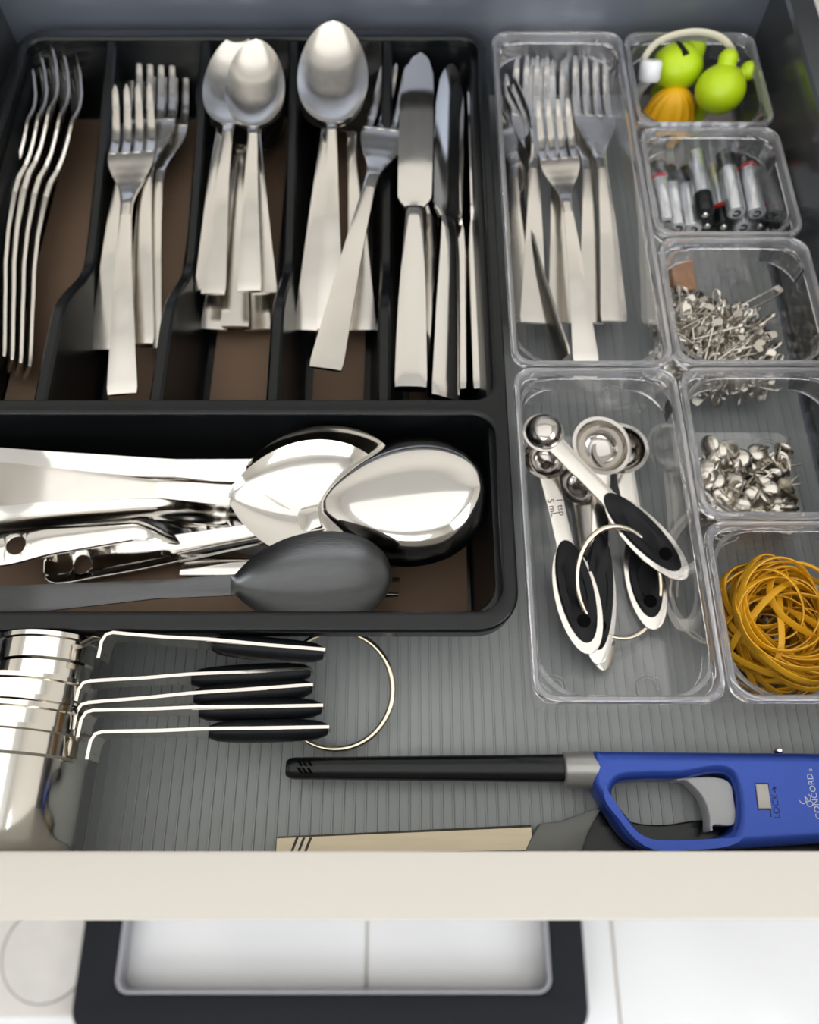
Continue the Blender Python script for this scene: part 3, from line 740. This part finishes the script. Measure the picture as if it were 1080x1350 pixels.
def fit(o, pa, pb, z):
    ln = (P(*pa, z)-P(*pb, z)).length; s_ = ln/max(1e-6, o.dimensions.x); o.scale = (s_, s_, 1)
o = letter_on(lt, 'CONCORD', 0.004, (1080.5, 1080), (1067.5, 1020), ZL, 'print'); bpy.context.view_layer.update(); fit(o, (1080.5, 1080), (1067.5, 1020), ZL)
o = letter_on(lt, '®', 0.0017, (1070, 1018), (1068.5, 1012), ZL, 'print')
o = letter_on(lt, 'LOCK', 0.004, (1025.5, 1079), (1021.5, 1047), ZL, 'blue_dark'); bpy.context.view_layer.update(); fit(o, (1025.5, 1079), (1021.5, 1047), ZL)
q = MB()
for pts in ([(1022, 1045), (1021, 1037)], [(1018.5, 1041), (1021, 1037), (1024, 1040)]):
    q.tube([P(*p, ZL+0.00005) for p in pts], 0.00018, 4)
q.build('lock_arrow', 'blue_dark', lt)
q = MB()
for pts in ([(1054, 1055), (1057, 1059), (1061, 1059), (1063, 1055), (1061, 1050), (1064, 1053), (1066, 1056)], [(1066, 1047), (1069, 1051), (1068, 1056), (1064, 1057), (1065, 1062), (1070, 1063), (1072, 1059), (1069, 1056)]):
    q.tube(catmull([P(*p, ZL+0.00008) for p in pts], 4), 0.00022, 5)
q.build('emblem', 'print', lt)
q = MB(); q.sphere(P(1026, 990, 0.012), 0.002, 0.0014, 0.002, 10, 6); q.build('screw_head', 'polish', lt)

l2 = thing('gas_lighter', 'lighter with champagne metal barrel and black body under the blue one', 'lighter')
q = MB(); a, b = P(366, 1116, 0.008), P(700, 1106, 0.008); rings = []
for u in (0, 1):
    p = a.lerp(b, u); hy = 0.0036 + 0.0016*u; hz = 0.003
    rings.append([p+Vector((0, y_, z_)) for y_, z_ in ((-hy, -hz), (hy*0.8, -hz), (hy, -hz*0.6), (hy, hz*0.6), (hy*0.8, hz), (-hy*0.8, hz), (-hy, hz*0.6))])
q.loft(rings); bar = q.build('barrel', 'champagne', l2)
q = MB()
for sx in (388, 397, 406):
    p0, p1 = P(sx+4, 1104, 0.0112), P(sx-4, 1124, 0.0112); dv = Vector((0.0005, 0, 0))
    q.loft([[v+Vector((0, 0, z)) for v in (p0-dv, p0+dv, p1+dv, p1-dv)] for z in (-0.001, 0.0002)])
q.build('vent_slot', 'black_gloss', bar, smooth=False)
q = MB(); q.prism(pl([(690, 1128), (704, 1098), (712, 1086), (740, 1082), (786, 1066), (792, 1068), (775, 1100), (765, 1130)], 0.012), 0.003, 0.0125, 0.0012); q.build('collar', 'grey_plastic', l2)
blk = catmull([Vector((*p, 0)) for p in pl([(786, 1068), (806, 1064), (838, 1082), (880, 1086), (925, 1080), (985, 1078), (1100, 1085), (1180, 1105), (1180, 1130), (980, 1134), (860, 1134), (765, 1134), (772, 1100)], 0.009)], 3, True)
link('body', curve_plate('body', [blk], 0.0004, 0.0032, 0.0008, 2), 'black_gloss', l2)

# ================================================================== LIME GREEN FIGURES BIN
def figure(label, c, r, squash, stubs, m='lime', slit=None, rz=0):
    t = thing('silicone_figure', label, 'silicone figure', c); q = MB(); q.sphere((0, 0, 0), r*squash[0], r*squash[1], r*squash[2], 24, 16); q.tube([(0, r*0.2, -r*0.4), (0, r*0.85, -r*1.1), (0, r*1.35, -c.z+0.0045)], r*0.32, 14); q.build('body', m, t)
    for (d, l, rs, re) in stubs:
        dv = Vector(d).normalized(); q = MB()
        q.tube([dv*(r*0.75 + l*u) for u in (0, 0.3, 0.6, 0.85)], lambda u: rs+(re-rs)*u, 14)
        e = dv*(r*0.75+l*0.85); q.sphere(e, re*1.12, re*1.12, re*1.12, 14, 10); q.build('stub', m, t)
    if slit:
        q = MB(); q.tube([Vector(p) for p in slit], lambda u: 0.0006+0.0014*u, 8); q.build('slit', 'black_rubber', t)
    return t
c1 = P(950, 118, 0.039)
figure('round lime green figure with two knobs, on the right in the back bin', c1, 0.0140, (1.0, 0.95, 0.92), [((0.13, 0.62, 0.65), 0.0058, 0.0056, 0.0048), ((0.84, 0.46, 0.28), 0.0095, 0.0030, 0.0046)])
c2 = P(893, 88, 0.037)
figure('lime green figure with black slit and pointed beak, on the left in the back bin', c2, 0.0140, (1.05, 0.95, 0.9), [((1.0, 0.75, 0.5), 0.0115, 0.0085, 0.0020)], slit=[(-0.0030, 0.0065, 0.0105), (-0.0020, 0.0020, 0.0126), (0.0010, -0.0055, 0.0112)])
q = MB(); q.lathe([(0.0006, 0), (0.0052, 0.0002), (0.0062, 0.0015), (0.0062, 0.0095), (0.0052, 0.011), (0.0006, 0.0112)], 20, Matrix.Translation(P(855, 108, 0.038)) @ Matrix.Rotation(R(-30), 4, 'X'))
pc = P(855, 108, 0.038); q.tube([pc + Vector((0, 0.001, 0.002)), pc + Vector((0, 0.012, -0.014)), pc + Vector((0, 0.020, -0.0335))], 0.0028, 12)
tag(q.build('cap', 'white_ball'), 'small white rounded cap left of the lime green figures', 'cap')
t = thing('citrus_squeezer', 'small orange ribbed half dome in front of lime green figures', 'silicone figure', P(885, 144, 0.020))
q = MB(); rings = [[(0.0128*math.cos(2*PI*k/56), 0.0110*math.sin(2*PI*k/56), -0.0172) for k in range(56)]]
for j in range(10):
    a = PI/2*j/9; rings.append([(0.0140*math.cos(a)*(1+0.05*math.cos(14*2*PI*k/56))*math.cos(2*PI*k/56)+0.0, 0.0120*math.cos(a)*(1+0.05*math.cos(14*2*PI*k/56))*math.sin(2*PI*k/56), 0.018*math.sin(a)-0.004) for k in range(56)])
q.loft(rings); q.build('ribbed_dome', 'orange', t)
q = MB(); q.tube([(0.0142*math.cos(2*PI*k/32), 0.0122*math.sin(2*PI*k/32), -0.004) for k in range(32)], 0.0012, 8, True); q.build('rim', 'orange', t)
q = MB(); q.tube(catmull([P(846, 98, 0.036), P(851, 74, 0.046), P(873, 52, 0.055), P(912, 42, 0.059), P(945, 47, 0.057), P(963, 62, 0.052), P(971, 82, 0.044)], 6), 0.0009, 8, rb=0.0019)
tag(q.build('rubber_strap', 'cream_band'), 'cream curved strap arching behind the lime green figures', 'strap')
q = MB(); q.lathe([(0.0006, 0), (0.009, 0.0002), (0.0098, 0.002), (0.0085, 0.0045), (0.0006, 0.0052)], 24, Matrix.Translation(P(942, 158, 0.0045)))
tag(q.build('disc', 'pink'), 'pale pinkish disc lying in front of the lime green figures', 'disc')

# ================================================================== BATTERIES
q = MB(); LB = 0.0432; rb = 0.0051
q.lathe([(rb*0.8, 0.0004), (rb*0.96, 0.0), (rb, 0.0006), (rb, LB*0.70)], 20, cap=True); me_sl = q.mesh('sleeve')
q = MB(); q.lathe([(rb*1.005, LB*0.70), (rb*1.005, LB*0.765)], 20); me_band = q.mesh('colour_band')
q = MB(); q.lathe([(rb, LB*0.765), (rb, LB*0.985), (rb*0.9, LB), (rb*0.4, LB)], 20); me_end = q.mesh('black_end')
q = MB(); q.lathe([(0.0019, LB), (0.0019, LB+0.001), (0.0014, LB+0.0014)], 14); me_nub = q.mesh('terminal')
q = MB(); q.lathe([(rb*0.74, -0.0002), (rb*0.74, 0.0006), (0.0006, 0.0006)], 18); me_neg = q.mesh('flat_terminal')
q = MB(); q.tube([(0.0019*math.cos(R(a_)), 0.0019*math.sin(R(a_)), -0.0003) for a_ in range(40, 321, 20)], 0.0006, 6); me_mark = q.mesh('stamp')
bats = [  # near-end px, near z, far px, far z, band, flipped, label
    ((880, 296), 0.0085, (866, 216), 0.010, 'red', 0, 'battery with red band against left wall of the battery bin'),
    ((894, 299), 0.0085, (883, 226), 0.010, 'cell', 0, 'plain silver battery second from left wall of the battery bin'),
    ((914, 302), 0.0085, (903, 226), 0.010, 'cell', 0, 'silver battery with black far end, third from left wall'),
    ((932, 294), 0.0085, (922, 222), 0.010, 'cell', 1, 'lower battery pointing its black end to the viewer, left of the middle'),
    ((954, 297), 0.0085, (942, 222), 0.010, 'red', 1, 'battery with red band and black near end in the middle'),
    ((980, 300), 0.0085, (966, 222), 0.010, 'cell', 0, 'lower battery with round stamped end below the black topped one'),
    ((1002, 296), 0.0085, (990, 222), 0.010, 'red', 1, 'lower battery with dark near end under the rightmost one'),
    ((930, 282), 0.0190, (918, 204), 0.0205, 'cell', 1, 'upper silver battery with black near end, left of the middle'),
    ((971, 281), 0.0190, (956, 203), 0.0205, 'cell', 0, 'upper battery with black far end and round stamped near end'),
    ((998, 283), 0.0190, (982, 202), 0.0205, 'red', 0, 'upper battery with red and black far end, furthest to the right')]
for a, za, b, zb, band, fl, lb in bats:
    p1, p2 = P(*a, za), P(*b, zb)
    if fl: p1, p2 = p2, p1
    t = thing('battery', lb, 'battery', group='batteries in the small clear bin')
    dv = (p2-p1).normalized(); t.matrix_world = Matrix.Translation((p1+p2)/2 - dv*LB/2) @ dv.to_track_quat('Z', 'Y').to_matrix().to_4x4()
    link('sleeve', me_sl, 'cell', t); link('black_end', me_end, 'black_gloss', t); link('terminal', me_nub, 'polish', t)
    n_ = link('flat_terminal', me_neg, 'white_ball', t); link('stamp', me_mark, 'black_rubber', n_)
    mb_ = me_band if band == 'red' else None
    if band == 'red': link('colour_band', me_band, 'red', t)
    else:
        if 'band2' not in ME: ME['band2'] = me_band.copy(); ME['band2'].materials.clear(); ME['band2'].materials.append(M['black_gloss'])
        link('colour_band', ME['band2'], None, t)

# ================================================================== SAFETY PINS
rnd = random.Random(7)
def pin_mesh(L, spread):
    q = MB(); h = spread/2
    q.tube(catmull([(L*0.93, h, 0), (L*0.5, h, 0), (0.002, h*0.9, 0), (-0.0016, 0.0, 0.0002), (0.0008, -h*0.9, 0), (0.004, h*0.2, 0.0008), (0.0005, h*0.9, 0.0007), (-0.0014, 0, 0.0006), (0.002, -h, 0), (L*0.5, -h*1.05, 0), (L*0.92, -h, 0)], 3), 0.00042, 5)
    cap = [(L*0.89, -h*1.1), (L*0.96, -h*1.2), (L*1.00, -h*0.85), (L*1.015, 0), (L*1.00, h*0.85), (L*0.96, h*1.2), (L*0.83, h*1.15), (L*0.87, h*0.1)]
    q.loft([[(x_*1.0 if z_ else x_, y_*(1-0.12*(abs(z_) > 0.0008)), z_) for x_, y_ in cap] for z_ in (-0.0011, -0.0007, 0.0007, 0.0011)])
    me = q.mesh('safety_pin'); me.materials.append(M['wire']); return me
pms = [pin_mesh(0.0225, 0.0040), pin_mesh(0.0245, 0.0043), pin_mesh(0.019, 0.0036)]
PG = 'safety pins heaped in the small clear bin'
X0, X1, Y0, Y1 = BX[2]+0.010, BX[3]-0.010, 0.2155+0.012, 0.2920-0.012
n = 0
while n < 296:
    ex = rnd.betavariate(1.1, 1.5); ey = rnd.betavariate(1.0, 1.3)
    x = X0 + (X1-X0)*ex*0.96; y = Y0 + (Y1-Y0)*ey*0.97
    hmax = 0.030*(1-0.75*max(0, ex-0.35)/0.65)*(1-0.55*max(0, ey-0.6)/0.4)
    z = 0.004 + hmax*rnd.random()**0.6
    o = bpy.data.objects.new('safety_pin', pms[n % 3]); C.objects.link(o)
    az = rnd.choice((0, PI)) + rnd.gauss(R(55), 0.65); tl = rnd.uniform(-0.5, 0.5)
    rot = Matrix.Rotation(az, 4, 'Z') @ Matrix.Rotation(tl, 4, 'Y') @ Matrix.Rotation(rnd.uniform(-1.2, 1.2), 4, 'X')
    off = rot @ Vector((0.011, 0, 0))
    x = min(max(x, X0), X1)
    tips = [Vector((x, y, z)) - off, Vector((x, y, z)) + off]
    for tp in tips:                       # keep both ends inside the bin
        x += max(0, X0-0.004-tp.x) - max(0, tp.x-(X1+0.002)); y += max(0, Y0-0.004-tp.y) - max(0, tp.y-(Y1+0.004)); z += max(0, 0.0035-tp.z)
    o.matrix_world = Matrix.Translation(Vector((x, y, z)) - off) @ rot
    tag(o, 'nickel safety pin in the tangled heap of pins', 'safety pin', PG); n += 1
for lb, a, za, b, zb in (('safety pin on the heap with its clasp raised at upper right', (978, 408), 0.029, (1024, 384), 0.030),
                         ('safety pin at heap front with a broad shiny clasp end', (940, 472), 0.030, (1004, 460), 0.031)):
    o = bpy.data.objects.new('safety_pin', pms[1]); C.objects.link(o); p1, p2 = P(*a, za), P(*b, zb)
    o.matrix_world = Matrix.Translation(p1) @ (p2-p1).normalized().to_track_quat('X', 'Z').to_matrix().to_4x4()
    tag(o, lb, 'safety pin')
q = MB(); q.prism(rrect(-0.006, 0.006, -0.009, 0.009, 0.002, 3), -0.003, 0.003, 0.001)
o = q.build('eraser', 'tan'); o.location = P(899, 364, 0.020); o.rotation_euler = (0.3, 0, 0.1); tag(o, 'small tan eraser at the back left of the safety pin heap', 'eraser')

# ================================================================== THUMBTACKS
q = MB(); q.lathe([(0.0005, 0.0012), (0.0022, 0.00105), (0.0038, 0.0004), (0.0048, -0.0004), (0.0049, -0.0007), (0.0046, -0.0007), (0.0030, 0.0), (0.0006, 0.0003)], 20)
q.lathe([(0.00055, 0.0002), (0.0005, -0.0065), (0.0001, -0.0090)], 6)
tk = q.mesh('thumbtack'); tk.materials.append(M['wire'])
X0, X1, Y0, Y1 = BX[2]+0.013, BX[3]-0.016, 0.1393+0.014, 0.2155-0.024
TG = 'thumbtacks heaped in the small clear bin'
for n in range(150):
    ex, ey = rnd.random(), rnd.random()**1.1
    x = X0 + (X1-X0)*ex; y = Y0 + (Y1-Y0)*ey
    z = 0.007 + 0.017*rnd.random()**0.7*(1-0.35*ex)
    o = bpy.data.objects.new('thumbtack', tk); C.objects.link(o); o.location = (x, y, z)
    v = Vector((rnd.gauss(0, 1), rnd.gauss(0, 1), rnd.gauss(0.15, 0.9))).normalized()
    if z > 0.018 and rnd.random() < 0.55: v = Vector((rnd.gauss(0, 0.5), rnd.gauss(-0.3, 0.5), 1)).normalized()
    o.rotation_euler = v.to_track_quat('Z', 'Y').to_euler()
    tag(o, 'shiny nickel thumbtack in the heap of tacks', 'thumbtack', TG)

# ================================================================== RUBBER BANDS
X0, X1, Y0, Y1 = BX[2]+0.008, BX[3]-0.008, 0.0630+0.008, 0.1393-0.009
bms = []
for v in range(8):
    q = MB(); a1, a2 = rnd.uniform(0, 6), rnd.uniform(0, 6); ra = (0.0165, 0.024, 0.020, 0.0255, 0.018, 0.0225, 0.0150, 0.0235)[v]; rb_ = ra*rnd.uniform(0.66, 1.0)
    pth = []
    for i in range(60):
        a = 2*PI*i/60
        r = 1 + 0.07*math.sin(2*a+a1) + 0.04*math.sin(3*a+a2)
        pth.append((ra*r*math.cos(a), rb_*r*math.sin(a), 0.0022*math.sin(2*a+a2)))
    q.tube(pth, 0.00055, 6, True, rb=0.0016); me = q.mesh('rubber_band'); me.materials.append(M['rubber']); bms.append((me, ra*1.08, rb_*1.08))
cxm, cym = (X0+X1)/2, (Y0+Y1)/2
for n in range(58):
    me, ra, rb_ = bms[n % 8]
    o = bpy.data.objects.new('rubber_band', me); C.objects.link(o)
    u = n/58; z = 0.006 + 0.030*u
    tlx, tly = rnd.gauss(0, 0.50*(1-0.4*u)), rnd.gauss(0, 0.44*(1-0.4*u))
    ex = max(0.0, (X1-X0)/2 - max(ra, rb_)); ey = max(0.0, (Y1-Y0)/2 - max(ra, rb_)*0.95)
    x = cxm + rnd.uniform(-ex, ex)*1.0 - 0.001; y = cym + rnd.uniform(-ey, ey)
    zz = max(z, 0.005 + max(ra*abs(math.sin(tly)), rb_*abs(math.sin(tlx))))
    o.location = (x, y, zz); o.rotation_euler = (tlx, tly, rnd.uniform(0, 6.28))
    tag(o, 'amber rubber band in the heap of rubber bands', 'rubber band', 'rubber bands in the small clear bin')

# ================================================================== ON THE FLOOR BELOW
ZF = -0.742
fr = thing('black_frame', 'black rectangular frame with grey inner edge on floor tiles', 'frame', (0, 0, 0))
fo = [P(94, 1330, ZF).x, P(777, 1330, ZF).x, P(500, 1368, ZF).y, 0.34]
fi = [P(150, 1300, ZF).x, P(728, 1300, ZF).x, P(500, 1311, ZF).y, 0.29]
link('frame_body', curve_plate('frame_body', [rrect(*fo, 0.03, 8), rrect(*fi, 0.016, 6)], ZF-0.028, ZF, 0.003, 3), 'black_frame', fr)
ii = inset(fi, 0.0006)
link('inner_edge', curve_plate('inner_edge', [rrect(*ii, 0.0155, 6), rrect(*inset(ii, 0.0022), 0.0135, 6)], ZF-0.034, ZF-0.0015, 0.0003, 1), 'grey_metal', fr)
for sx in (fo[0]+0.025, fo[1]-0.025):
    for sy in (fo[2]+0.022, fo[3]-0.025):
        q = MB(); q.lathe([(0.009, FZ), (0.010, FZ+0.002), (0.010, ZF-0.027)], 16, Matrix.Translation((sx, sy, 0))); q.build('foot', 'black_rubber', fr)
sl = thing('metal_slab', 'pale grey metal slab with a raised round disc left of the black frame', 'slab', (0, 0, 0))
ZS = FZ + 0.006
q = MB(); q.prism(rrect(-0.75, fo[0]+0.012, P(50, 1342, ZS).y, 0.3, 0.004, 3), FZ+0.0005, ZS, 0.001); q.build('plate', 'pale', sl)
c = P(62, 1256, ZS+0.002)
q = MB(); rd = (P(4, 1256, ZS+0.002)-c).length
q.lathe([(rd*0.985, 0), (rd, 0.0008), (rd, 0.0022), (rd*0.985, 0.003), (rd*0.93, 0.003)], 64, Matrix.Translation((c.x, c.y, ZS-0.0004))); q.build('round_disc', 'pale_disc', sl)
q = MB(); q.tube([(c.x+rd*1.012*math.cos(2*PI*i/72), c.y+rd*1.012*math.sin(2*PI*i/72), ZS+0.0004) for i in range(72)], 0.0012, 6, True); q.build('disc_seam', 'grey_plastic', sl)
